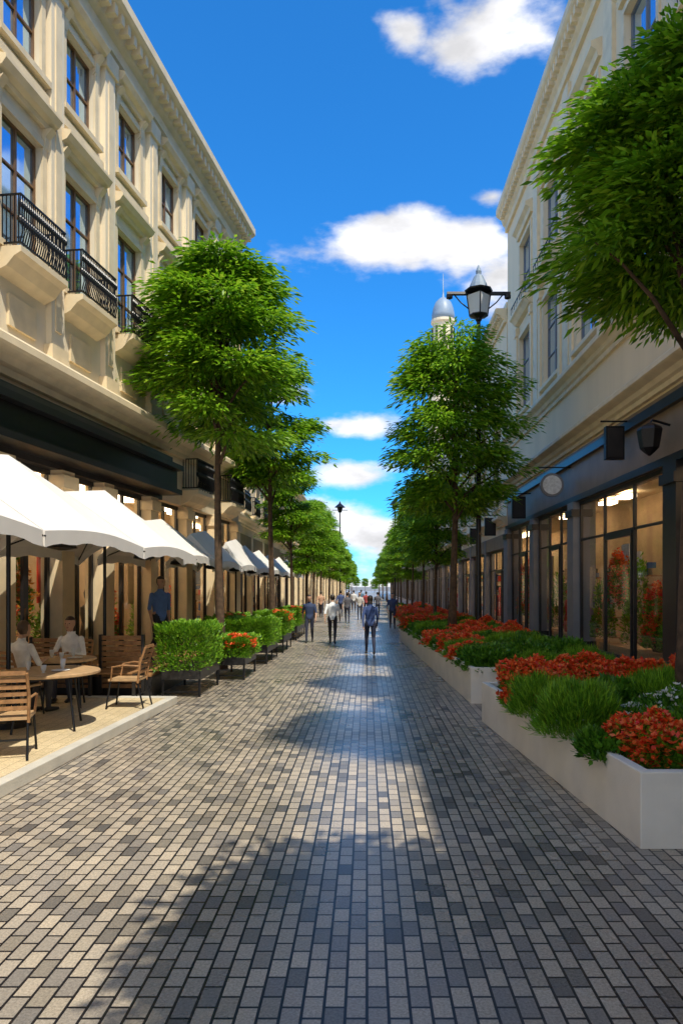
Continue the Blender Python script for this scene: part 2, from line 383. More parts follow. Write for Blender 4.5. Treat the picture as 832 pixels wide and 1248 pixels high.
for y in pil:
    u=y*k; L1.box(u-.22,u+.22,.0012,.12,6.2,13.75,'cream','pilasters'); L1.box(u-.28,u+.28,.0016,.18,6.2,6.6,'trim','pilaster_bases'); L1.box(u-.28,u+.28,.0016,.18,13.4,13.76,'trim','pilaster_caps')
    L1.box(u-.10,u+.10,.12,.145,6.9,13.2,'trim','pilaster_panels')
cornice(L1,U0,U1,13.95,.95,.62,dent=True); L1.box(U0,U1,-.4,.02,14.903,15.25,'cream','parapet')
cornice(L1,U0,U1,5.62,.55,.5)
L1.box(U0,U1,.0012,.09,11.12,11.28,'trim','string_courses')
ub=18.55*k
L1.box(U0,ub,.002,.55,4.42,4.55,'black','fascia'); L1.box(U0,ub-.02,.002,.42,4.553,5.05,'black','fascia'); L1.box(U0,ub,.002,.60,5.053,5.18,'black','fascia'); L1.box(U0,ub-.03,.002,.30,5.183,5.42,'dark','fascia')
wallgrid(L1,ub,U1,4.3,5.3,[],'cream2',part='walls_ground')
L1.box(U0,ub,-.4,0,4.3,5.3,'dark','fascia_back')
piers=[6.0,8.0,10.0,12.05,13.95,15.6,17.95,20.3,22.6,24.9]
for i,y in enumerate(piers):
    u=y*k; L1.box(u-.22,u+.22,-.4,.06,.002,4.3,'trim','shop_piers'); L1.box(u-.27,u+.27,-.4,.11,.002,.5,'tan','pier_bases'); L1.box(u-.27,u+.27,-.35,.12,3.95,4.2,'trim','pier_caps')
    if i<len(piers)-1:
        v=piers[i+1]*k; shopfront(L1,u+.221,v-.221,4.3,'dark',.28,door=(0 if i%2 else None),nb=2)
        shopitems(L1,u+.3,v-.3,-.85,0,i+3)
        L1.box(u+.4,v-.4,-1.8,-1.3,4.42,4.5,'shoplight','ceiling_lamps')
balcony(L1,20.0,21.4,4.75,.5,.9)
balcony(L1,23.0,24.4,4.75,.5,.9)
L1.done()
def simple_building(name,O,d,n,u0,u1,ztop,fl,sp,gz=4.3,cm='cream',shop=True,balc=False,seed=1,ww=.55,fm='dark'):
    b=Bld(name,O=O,d=d,n=n); ops=[]
    us=[]; u=u0+sp*.6
    while u<u1-sp*.4: us.append(u); u+=sp
    for u in us:
        for (za,zb) in fl: ops.append((u-ww,u+ww,za,zb))
    wallgrid(b,u0,u1,gz,ztop-.6,ops,cm)
    b.box(u0,u1,-9,-.402,gz+.2,ztop-.7,cm,'walls_back'); b.box(u0,u1,-9,-2.6,0,gz+.2,'room','shop_interior_wall')
    for u in us:
        for j,(za,zb) in enumerate(fl):
            window(b,u-ww,u+ww,za,zb,tr=1)
            if balc and j==0: balcony(b,u-ww-.2,u+ww+.2,za-.12,.45,.85)
            elif j==0: hood(b,u-ww-.25,u+ww+.25,zb+.3)
    cornice(b,u0,u1,ztop-.62,.6,.5,dent=True); b.box(u0,u1,-.4,.02,ztop-.018,ztop+.25,cm,'parapet')
    cornice(b,u0,u1,gz+.35,.4,.4)
    u=u0; i=0
    while u<u1-1:
        b.box(u,u+.45,-.4,.05,.002,gz,['trim','grey'][seed%2],'shop_piers')
        v=min(u+sp*1.4,u1); 
        if v-u>1.2:
            shopfront(b,u+.451,v-.002,gz-.6,'dark',.25,door=1,nb=3); b.box(u+.451,v-.002,-.25,.03,gz-.597,gz,'fascia','shop_fascia')
            if u<60: shopitems(b,u+.6,v-.1,-.85,0,i+seed)
            b.box(u+.8,v-.3,-1.7,-1.3,gz+.1,gz+.16,'shoplight','ceiling_lamps')
        u=v; i+=1
    return b.done()
simple_building('shop_building',(-5.45,0),(0,1),(1,0),25.4,44,8.6,[(5.3,7.3)],2.6,balc=True,cm='cream2',seed=2)
simple_building('shop_building',(-5.8,0),(0,1),(1,0),44.1,75,9.8,[(5.6,7.6)],3.2,seed=4)
simple_building('shop_building',(-6.0,0),(0,1),(1,0),75.1,190,10.5,[(5.6,7.8)],4.5,cm='cream2',seed=6)
# right main building
R1=Bld('shop_building',O=(6.0,0),d=(0,1),n=(-1,0))
ry=[4.2,7.9,11.6,15.3,19.0,22.7,26.4]; ops=[]
for y in ry:
    ops.append((y-.95,y+.95,8.75,11.7)); ops.append((y-.9,y+.9,12.9,15.3))
U0,U1=-14.0,29.8
wallgrid(R1,U0,U1,5.9,17.4,ops,'creamr',w0=-.55)
R1.box(U0,U1,-9,-.552,4.9,17.3,'creamr','walls_back'); R1.box(U0,U1,-9,-3.0,0,4.9,'room','shop_interior_wall'); R1.box(U0,U1,-3,-.3,.003,.14,'floor','shop_floor')
for y in ry:
    window(R1,y-.95,y+.95,8.75,11.7,'grey','trim',.16,2); window(R1,y-.9,y+.9,12.9,15.3,'grey','trim',.16,1)
    R1.prism(y-1.15,y+1.15,[(.001,15.6),(.10,15.6),(.14,15.75),(.28,15.85),(.28,15.98),(.001,16.1)],'trim','window_hoods')
    R1.prism(y-1.25,y+1.25,[(.001,12.25),(.15,12.3),(.28,12.45),(.36,12.5),(.36,12.62),(.001,12.62)],'trim','window_ledges')
    for s in (-1,1):
        R1.box(y+s*1.22-.12,y+s*1.22+.12,.0012,.12,8.4,12.2,'creamr','half_columns'); R1.box(y+s*1.22-.16,y+s*1.22+.16,.0016,.16,11.85,12.15,'trim','column_caps')
    R1.tube([(y-1.2,.31,12.95),(y+1.2,.31,12.95)],.02,'black','ledge_rails')
    for i in range(9): R1.tube([(y-1.2+.3*i,.31,12.62),(y-1.2+.3*i,.31,12.95)],.012,'black','ledge_rails',5)
for y in [(ry[i]+ry[i+1])/2 for i in range(len(ry)-1)]:
    R1.box(y-.3,y+.3,.0012,.10,8.4,16.9,'trim','pilasters')
cornice(R1,U0,U1,17.1,1.05,.5,dent=True)
cornice(R1,U0,U1,7.75,.5,.36); cornice(R1,U0,U1,5.95,.45,.45)
R1.box(U0,U1,-.5,.0,4.42,5.9,'fascia','shop_fascia'); R1.box(U0,U1,.002,.12,5.55,5.75,'dark','fascia_trims'); R1.box(U0,U1,.002,.10,4.42,4.58,'dark','fascia_trims')
rp=[2.5,8.0,13.55,20.15,24.9,29.5]
for i,y in enumerate(rp):
    c='dark' if i in (2,) else 'grey'
    R1.box(y-.3,y+.3,-.5,.14,.002,4.42,c,'shop_pillars'); R1.box(y-.36,y+.36,-.5,.2,.002,.45,'dark','pillar_bases'); R1.box(y-.34,y+.34,-.4,.2,4.0,4.2,'dark','pillar_caps')
    if i<len(rp)-1:
        v=rp[i+1]; shopfront(R1,y+.301,v-.301,4.42,'dark',.12,door=1,nb=3,base=.35,trans=3.3)
        shopitems(R1,y+.5,v-.5,-.75,0,i*7+2)
        q=y+.8
        while q<v-1.2: R1.box(q,q+.7,-2.1,-1.7,4.7,4.8,'shoplight','ceiling_lamps'); q+=1.6
R1.done()
simple_building('shop_building',(6.0,0),(0,1),(-1,0),30,70,14.0,[(5.6,7.8),(9,11.2)],3.6,seed=3,ww=.7,cm='creamr')
simple_building('shop_building',(6.2,0),(0,1),(-1,0),70.1,190,11.5,[(5.8,8)],4.5,seed=5,cm='cream2')
# domed tower
b=Bld('domed_tower',O=(9.6,88))
b.lathe(0,0,[(1.9,0),(1.9,31),(2.1,31.2),(2.1,31.6),(1.3,31.9),(1.3,35.0),(1.55,35.2),(1.55,35.5)],'cream','tower_shaft',20)
b.lathe(0,0,[(1.45,35.5),(1.45,36.2),(1.3,37.0),(1.0,37.8),(.5,38.3),(.15,38.5),(.08,39.2),(.03,41.5)],'domeblue','dome',20)
for i in range(8):
    a=i*math.pi/4; b.box(1.3*math.cos(a)-.15,1.3*math.cos(a)+.15,1.3*math.sin(a)-.15,1.3*math.sin(a)+.15,32.2,34.6,'dark','belfry_openings')
b.done(smooth=('dome',))
# wall signs on right
def blade_sign(y,z,h,w,m='black',rnd=False,x=6.0):
    b=Bld('hanging_sign' ,O=(x,y),d=(0,1),n=(-1,0))
    b.tube([(0,0,z+h/2+.12),(0,w+.3,z+h/2+.12)],.02,'black','bracket')
    if rnd:
        vs,fs=sweep([b.pt(-.05,.2+w/2,z),b.pt(.05,.2+w/2,z)],w/2,24); b.add('grey',vs,fs,'sign_disc')
        vs,fs=sweep([b.pt(-.06,.2+w/2,z),b.pt(-.052,.2+w/2,z)],w/2*.8,24); b.add('paper',vs,fs,'sign_face')
    else:
        b.box(-.08,.08,.2,.2+w,z-h/2,z+h/2,m,'sign_board'); b.box(-.09,-.081,.24,.16+w,z-h/2+.05,z+h/2-.05,'dark','sign_face')
    b.done(.006)
blade_sign(15.8,5.25,.75,.42); blade_sign(20.6,5.0,.8,.7,rnd=True); blade_sign(25.6,4.9,.8,.5); blade_sign(31.5,4.7,.8,.5); blade_sign(36,4.6,.8,.5); blade_sign(43,4.6,.8,.5)
b=Bld('wall_lantern',O=(6,13.6),d=(0,1),n=(-1,0))
b.tube([(0,0.1,5.15),(0,.45,5.25),(0,.5,5.15)],.025,'black','bracket'); b.lathe(0,.5,[(.03,5.2),(.22,5.1),(.24,5.05),(.18,4.7),(.1,4.62),(.02,4.55)],'black','lantern_body',6); b.done()
# street lamp
b=Bld('street_lamp',O=(3.45,21.6),d=(1,0),n=(0,1))
b.lathe(0,0,[(.18,0),(.18,.5),(.1,.6),(.085,3),(.06,10.2),(.1,10.25),(.1,10.35)],'black','post',12)
b.lathe(0,0,[(.27,10.4),(.36,11.02)],'lampglass','lantern_glass',4)
b.lathe(0,0,[(.42,11.13),(.44,11.17),(.3,11.21)],'black','lantern_cap',8)
b.lathe(0,0,[(.30,11.215),(.26,11.35),(.14,11.6),(.08,11.66),(.09,11.76),(.02,11.95)],'domeblue','lantern_hood',12)
b.prism(-.98,.98,[(-.07,11.04),(.07,11.04),(.05,11.12),(-.05,11.12)],'black','cross_arm')
for s in (-1,1): b.lathe(s*.9,0,[(.03,10.9),(.1,10.93),(.1,11.03)],'black','arm_fittings',8); b.tube([(s*.3,0,10.6),(s*.55,0,10.8),(s*.75,0,11.04)],.02,'black','arm_braces')
for i in range(4):
    a=i*math.pi/2; b.tube([(.275*math.cos(a),.275*math.sin(a),10.38),(.365*math.cos(a),.365*math.sin(a),11.03)],.022,'black','lantern_bars',5)
b.lathe(0,0,[(.1,10.3),(.3,10.38),(.3,10.41)],'black','lantern_base',8)
b.done()
for (x,y) in ((-2.4,62),(2.4,60)):
    b=Bld('street_lamp',O=(x,y),d=(1,0),n=(0,1)); b.lathe(0,0,[(.15,0),(.15,.5),(.08,.6),(.05,8.6)],'black','post',10)
    b.lathe(0,0,[(.15,8.6),(.25,9.0),(.5,9.05),(.1,9.4),(.02,9.6)],'black','lantern',8); b.tube([(-.7,0,8.8),(.7,0,8.8)],.03,'black','arms'); b.done()
# ------------------------------------------------------------------ canopies
def canopy(y0,y1,xi,xo,ze,zr,pole=True):
    b=Bld('cafe_parasol' ,O=(0,0),d=(0,1),n=(1,0))
    xm=(xi+xo)/2-.05; ym=(y0+y1)/2
    n=16; V=[];Fc=[]
    def zf(x,y):
        dx=1-abs(x-xm)/max(xm-xi if x<xm else xo-xm,.01); t=(y-y0)/(y1-y0); dy=min(1,min(t,1-t)/.5)
        dy=.78+.22*dy
        return ze+(zr-ze)*max(0,dx)*dy*.98
    for i in range(n+1):
        for j in range(n+1):
            s=i/n; t=j/n; x=xi+(xo-xi)*s
            if i==n//2: x=xm
            y=y0+(y1-y0)*t
            V.append((x,y,zf(x,y)-.05*math.sin(math.pi*2*min(s,1-s))*abs(math.sin(2*math.pi*t))+.10*math.sin(math.pi*t)*abs(2*s-1)))
    for i in range(n):
        for j in range(n): Fc.append((i*(n+1)+j,(i+1)*(n+1)+j,(i+1)*(n+1)+j+1,i*(n+1)+j+1))
    rim=[(i,0) for i in range(n)]+[(n,j) for j in range(n)]+[(i,n) for i in range(n,0,-1)]+[(0,j) for j in range(n,0,-1)]
    o=len(V)
    for (i,j) in rim: x,y,z=V[i*(n+1)+j]; V.append((x,y,z-.17-.015*math.cos((i+j)*1.6)))
    m=len(rim)
    for q in range(m):
        a=rim[q];c=rim[(q+1)%m]; Fc.append((a[0]*(n+1)+a[1],c[0]*(n+1)+c[1],o+(q+1)%m,o+q))
    b.add('fabric',[(x,y,z) for x,y,z in V],Fc,'canopy')
    e=b.done()
    cc=Bld('x',O=(0,0),d=(1,0),n=(0,1),parent=e)
    cc.tube([(xm,ym,.1),(xm,ym,zr-.1)],.03,'black','pole')
    cc.lathe(xm,ym,[(.28,.12),(.28,.2),(.06,.24)],'black','pole_base',16)
    for (xx,yy) in ((xi,y0),(xi,y1),(xo,y0),(xo,y1)): cc.tube([(xm,ym,zr-.2),((xm+xx)/2,(ym+yy)/2,zf((xm+xx)/2,(ym+yy)/2)-.14),(xx,yy,ze-.06)],.014,'black','ribs',5)
    cc.lathe(xo-.55,ym,[(.03,ze+.02),(.17,ze-.03),(.19,ze-.10),(.05,ze-.13)],'black','heater_lamp',16)
    cc.tube([(xo-.55,ym,ze+.02),(xo-.55,ym,ze+.3)],.012,'black','lamp_stem',5)
    cc.done()
y=.8
while y<40:
    fac=-7.77+.126*y+.25 if y<24 else -5.3
    xi=max(-6.0,fac+.05) if y<24 else -5.35
    xo=-3.55 if y<13 else -3.85
    canopy(y,y+3.40,xi,xo,2.62,3.8 if y<14 else 3.6); y+=3.45
# ------------------------------------------------------------------ planters & plants
def ringplanter(name,pts,h,t=.09,soil=.08):
    e=empty(name); V=[];Fc=[]
    c=Vector((sum(p[0] for p in pts)/4,sum(p[1] for p in pts)/4))
    inn=[]
    for p in pts:
        v=Vector(p); dx=t if v.x<c.x else -t; dy=t if v.y<c.y else -t; inn.append((v.x+dx,v.y+dy))
    for z in (.003,h): V+= [(p[0],p[1],z) for p in pts]
    V+=[(p[0],p[1],h) for p in inn]+[(p[0],p[1],h-soil-.05) for p in inn]
    for i in range(4):
        j=(i+1)%4; Fc+=[(i,j,4+j,4+i),(4+i,4+j,8+j,8+i),(8+i,8+j,12+j,12+i)]
    me=bpy.data.meshes.new('planter_wall'); me.from_pydata(V,[],Fc); o=link('planter_wall',me,e,[M['planter']])
    md=o.modifiers.new('b','BEVEL'); md.width=.012; md.segments=2
    me=bpy.data.meshes.new('soil'); me.from_pydata([(p[0],p[1],h-soil) for p in inn],[],[(0,1,2,3)]); link('soil',me,e,[M['soil']])
    return e
A=[(2.08,5.31),(4.5,5.31),(4.5,10.35),(1.70,10.35)]; ringplanter('flower_planter',A,.59)
B=[(1.77,11.9),(4.5,11.9),(4.4,26),(1.22,26)]; ringplanter('flower_planter',B,.62)
C=[(1.5,28),(4.2,28),(4.2,44),(1.3,44)]; ringplanter('flower_planter',C,.6)
def shrub(name,x,y,z,rx,ry,rz,n,L,W,leaf='dkleaf',flower=None,nf=0,upright=.5,box=False,fl=.045):
    d=RNG.normal(0,1,(n,3)); d/=np.linalg.norm(d,axis=1,keepdims=True); d[:,2]=np.abs(d[:,2])
    if box:
        P=RNG.uniform(-1,1,(n,3)); ax=RNG.integers(0,3,n); sg=np.where(RNG.random(n)<.5,-1,1)
        ax=np.where(RNG.random(n)<.35,2,ax); P[np.arange(n),ax]=np.where(ax==2,1,sg)*RNG.uniform(.78,1.06,n); P[:,2]=P[:,2]*.5+.5
        bump=1+.07*np.sin(P[:,0]*9+x)+.07*np.sin(P[:,1]*11+P[:,2]*5)
        d2=P*np.array([1,1,1]); P=P*bump[:,None]
    else:
        rr=RNG.uniform(.55,1.0,n)**.5; lump=1+.14*np.sin(d[:,0]*7+x*3)*np.cos(d[:,1]*6+y*2)+.1*np.sin(d[:,2]*9+x)
        P=d*(rr*lump)[:,None]; d2=d
    C=P*np.array([rx,ry,rz]); D=d2+RNG.normal(0,.45,(n,3)); D[:,2]+=upright
    Q=[leafquads(C,D,L,W)]; idx=[np.zeros(n)]
    ms=[M[leaf]]
    if flower:
        d=RNG.normal(0,1,(nf,3)); d[:,2]=np.abs(d[:,2])*1.4+.15; d/=np.linalg.norm(d,axis=1,keepdims=True)
        if box: d=RNG.uniform(-1,1,(nf,3)); d[:,2]=RNG.uniform(.85,1.1,nf)
        lump=1+.14*np.sin(d[:,0]*7+x*3)*np.cos(d[:,1]*6+y*2)+.1*np.sin(d[:,2]*9+x) if not box else 1+0*d[:,0]
        base=d*(lump*RNG.uniform(.95,1.18,nf))[:,None]*np.array([rx,ry,rz])
        rep=np.repeat(base,5,axis=0); D=RNG.normal(0,1,rep.shape); D[:,2]=np.abs(D[:,2])*.6
        Q.append(leafquads(rep,D,fl,fl*.8)); idx.append(np.ones(nf*5)); ms.append(M[flower])
    me=quads(name,np.concatenate(Q),np.concatenate(idx),None or ms)
    o=link(name,me); o.location=(x,y,z); return o
zs=.5
spec=[ # px,Y,rx,ry,rz,kind
 (800,6.0,.36,.42,.36,'r'),(850,6.3,.5,.5,.42,'g'),(838,5.8,.3,.35,.28,'g'),(705,7.1,.42,.45,.50,'g2'),(660,8.2,.34,.45,.42,'g2'),(648,8.9,.38,.6,.52,'r'),(745,8.3,.42,.45,.40,'g'),
 (760,7.2,.4,.4,.26,'w'),(690,9.5,.5,.5,.46,'r'),(720,9.9,.5,.4,.48,'r'),(780,9.2,.5,.5,.48,'r'),(640,9.9,.35,.4,.42,'g'),(805,8.3,.5,.5,.45,'g2'),(820,7.3,.4,.4,.4,'w'),(735,6.2,.22,.3,.20,'g'),(690,7.9,.3,.3,.2,'g'),(850,9.6,.5,.5,.5,'r')]
def put(px,Y,rx,ry,rz,kd,zz,sc=1.0):
    X=PX(px,Y); n=int(5200*rx*ry/.16*sc)
    if kd=='r': shrub('red_flower_bush',X,Y,zz,rx,ry,rz,int(n*.8),.075,.04,'hedge','redfl',int(1300*rx*ry/.16*sc),fl=.05/sc**.3)
    elif kd=='w': shrub('white_flower_bush',X,Y,zz,rx,ry,rz,int(n*.7),.08,.035,'dkleaf','whfl',int(160*rx*ry/.16),fl=.04)
    elif kd=='g2': shrub('green_shrub',X,Y,zz,rx,ry,rz,int(n*1.3),.13,.014,'hedge',upright=.9)
    else: shrub('green_shrub',X,Y,zz,rx,ry,rz,n,.085,.045,'dkleaf')
for s in spec: put(*s,zs)
rg=random.Random(4)
for Y in np.arange(12.4,25.6,.75):
    xl=1.77-(Y-11.9)*.039
    for q,X in enumerate((xl+.45,xl+1.25,xl+2.1)):
        kd=rg.choice(['r','r','g','g2']) if q else rg.choice(['g','g','r','g2'])
        put(VX+X/Y*F,Y+rg.uniform(-.15,.15),.5,.48,rg.uniform(.28,.5),kd,.52,.45)
for Y in np.arange(28.6,43.5,1.3):
    for X in (2.0,3.1): put(VX+X/Y*F,Y,.6,.7,rg.uniform(.35,.5),rg.choice(['r','g','r']),.5,.25)
def trough(name,x0,x1,y0,y1,zb,zt,zh,flower=None):
    b=Bld(name,O=(0,0),d=(1,0),n=(0,1))
    b.box(x0,x1,y0,y1,zb,zt,'dark','trough')
    nn=max(1,int((y1-y0)/.8))
    for i in range(nn+1):
        yy=y0+.02+(y1-y0-.08)*i/nn
        for xx in (x0+.01,x1-.05): b.box(xx,xx+.04,yy,yy+.04,.003,zb-.001,'black','legs')
    b.box(x0+.05,x1-.05,y0+.02,y0+.05,.08,.11,'black','stretcher')
    b.done(.004)
    shrub('box_hedge',(x0+x1)/2,(y0+y1)/2,zt-.02,(x1-x0)/2+.05,(y1-y0)/2+.05,zh-zt,int(9000*(x1-x0)*(y1-y0)),.075,.035,'hedge',upright=.5,box=True)
    if flower: 
        shrub(flower,x1-.25,(y0+y1)/2-.2,zh-.22,.38,(y1-y0)/2*.8,.3,2200,.06,.03,'hedge','redfl' if 'red' in flower else 'orfl',500,fl=.05)
trough('planter_trough',-3.72,-3.0,12.6,14.2,.32,.5,1.22)
trough('planter_trough',-3.2,-2.6,14.9,16.4,.32,.5,.85,'red_flower_bush')
trough('planter_trough',-3.55,-2.55,17.9,20.0,.3,.5,1.08)
trough('planter_trough',-3.3,-2.5,21.0,23.2,.3,.55,1.15,'red_flower_bush')
trough('planter_trough',-4.3,-3.7,19.0,22.0,.3,.5,1.1,'red_flower_bush')
trough('planter_trough',-3.3,-2.6,26,30,.3,.55,1.1,'red_flower_bush')
# shop display plants
def disp(x,y,z,r,h,kind):
    shrub('display_flowers' if kind else 'display_plant',x,y,z,r,r,h,1500,.1,.05,'hedge',kind,500 if kind else 0,fl=.07)
for (Y,kd,z,h) in [(11.0,'redfl',1.0,1.6),(11.6,'orfl',1.6,1.1),(12.7,'redfl',.9,1.6),(13.3,'orfl',1.2,1.7),(14.8,None,.8,1.2),(16.8,'redfl',.7,1.2),(19,None,.6,1.2),(21.5,'redfl',.6,1.2)]:
    disp(-7.77+.126*Y-.72,Y,z,.36,h,kd)
for (Y,kd,z,h) in [(14.6,None,.6,1.6),(15.6,'redfl',.6,1.2),(16.8,None,.6,2.0),(18.0,'redfl',1.4,1.2),(19.2,None,.6,1.5),(21.2,'redfl',.6,1.6),(23.6,None,.6,1.7),(26.5,'redfl',.6,1.8),(28.5,'redfl',.8,1.8)]:
    disp(6.5,Y,z,.32,h,kd)
# ------------------------------------------------------------------ cafe furniture
def table(x,y,r,zg=.12):
    b=Bld('cafe_table',O=(x,y)); z=zg
    b.lathe(0,0,[(r-.02,z+.72),(r,z+.73),(r,z+.755),(r-.01,z+.762)],'woodl','table_top',32)
    b.lathe(0,0,[(r*.7,z+.68),(r*.7,z+.718)],'black','apron',24)
    for i in range(4):
        a=i*math.pi/2+.5; b.tube([(r*.62*math.cos(a),r*.62*math.sin(a),z+.7),(r*.8*math.cos(a),r*.8*math.sin(a),z+.002)],.016,'black','legs')
    for (dx,dy,h) in ((.12,.1,.14),(-.2,.05,.1),(.05,-.22,.12)):
        b.lathe(dx*r/.5,dy*r/.5,[(.03,z+.764),(.012,z+.77),(.03,z+.8),(.036,z+.764+h)],'lampglass','glasses',10)
    b.lathe(-.02,.18,[(.1,z+.764),(.12,z+.775)],'white','plate',20)
    b.done(smooth=('glasses',))
def chair(x,y,rot,zg=.12,hb=.95):
    c,s=math.cos(rot),math.sin(rot)
    b=Bld('cafe_chair',O=(x,y),d=(c,s),n=(-s,c)); z=zg  # back at -w, sitter faces +w
    b.box(-.22,.22,-.22,.24,z+.43,z+.46,'woodl','seat')
    for sx in (-1,1):
        b.tube([(sx*.2,.21,z+.43),(sx*.22,.27,z+.002)],.014,'black','legs'); b.tube([(sx*.2,-.2,z+.43),(sx*.21,-.3,z+.002)],.014,'black','legs')
        b.tube([(sx*.21,-.21,z+.40),(sx*.22,-.25,z+.7),(sx*.21,-.33,z+hb)],.018,'wood','back_posts')
        b.tube([(sx*.21,-.24,z+.66),(sx*.25,.0,z+.68),(sx*.24,.17,z+.65),(sx*.21,.2,z+.44)],.014,'wood','armrests')
    for i in range(6):
        t=i/5; zz=z+.54+(hb-.56)*t; w=-.225-.1*t**1.3
        b.box(-.2,.2,w-.012,w+.006,zz,zz+.045,'wood','back_slats')
    b.box(-.2,.2,-.2,-.18,z+.2,z+.22,'black','stretcher')
    b.done()
table(-4.25,9.3,.66); table(-4.75,10.95,.48); table(-5.3,8.2,.5)
chair(-3.72,10.9,math.pi/2); chair(-3.95,7.75,.3); chair(-4.95,11.75,math.pi); chair(-5.05,10.1,-.3); chair(-5.0,9.2,-math.pi/2); chair(-4.3,6.3,math.pi/2)
# deck + benches
b=Bld('wooden_deck',O=(0,0),d=(1,0),n=(0,1))
for i in range(13): 
    xx=-5.75+i*.145; b.box(xx,xx+.135,12.55,17.2,.38,.42,'wood','deck_boards')
b.box(-5.75,-3.87,12.56,17.18,.003,.378,'dark','deck_base'); b.done()
def bench(x0,x1,y,zt=1.2):
    b=Bld('wooden_bench',O=(0,0),d=(1,0),n=(0,1))
    n=10
    for i in range(n):
        z=.2+(zt-.2)*i/n; b.box(x0+.04,x1-.04,y,y+.03,z,z+(zt-.2)/n-.02,'wood','back_slats')
    for xx in (x0,x1-.05): b.box(xx,xx+.05,y-.02,y+.06,.12,zt,'dark','posts'); b.box(xx,xx+.05,y-.5,y-.025,.45,.5,'dark','arm'); b.box(xx,xx+.05,y-.5,y-.45,.12,.45,'dark','front_legs')
    for i in range(4): b.box(x0+.05,x1-.05,y-.49+i*.12,y-.39+i*.12,.502,.53,'wood','seat_slats')
    b.done(.004)
bench(-4.75,-3.95,12.5-.12,1.15); bench(-6.0,-4.9,12.42,1.1)
# ------------------------------------------------------------------ people
SK={}
def pmat(c,n,r=.8):
    key=(n,tuple(c)); 
    if key not in SK: SK[key]=mat(n,c,r,.12,12,.1)
    return SK[key]
def ell(c,r,seg=14,rings=10):
    vs=[];fs=[]
    for i in range(1,rings):
        p=math.pi*i/rings
        for j in range(seg):
            a=2*math.pi*j/seg; vs.append((c[0]+r[0]*math.sin(p)*math.cos(a),c[1]+r[1]*math.sin(p)*math.sin(a),c[2]+r[2]*math.cos(p)))
    vs.append((c[0],c[1],c[2]+r[2])); vs.append((c[0],c[1],c[2]-r[2])); T=len(vs)-2
    for i in range(rings-2):
        for j in range(seg): fs.append((i*seg+j,(i+1)*seg+j,(i+1)*seg+(j+1)%seg,i*seg+(j+1)%seg))
    for j in range(seg): fs.append((T,j,(j+1)%seg)); fs.append((T+1,(rings-2)*seg+(j+1)%seg,(rings-2)*seg+j))
    return vs,fs
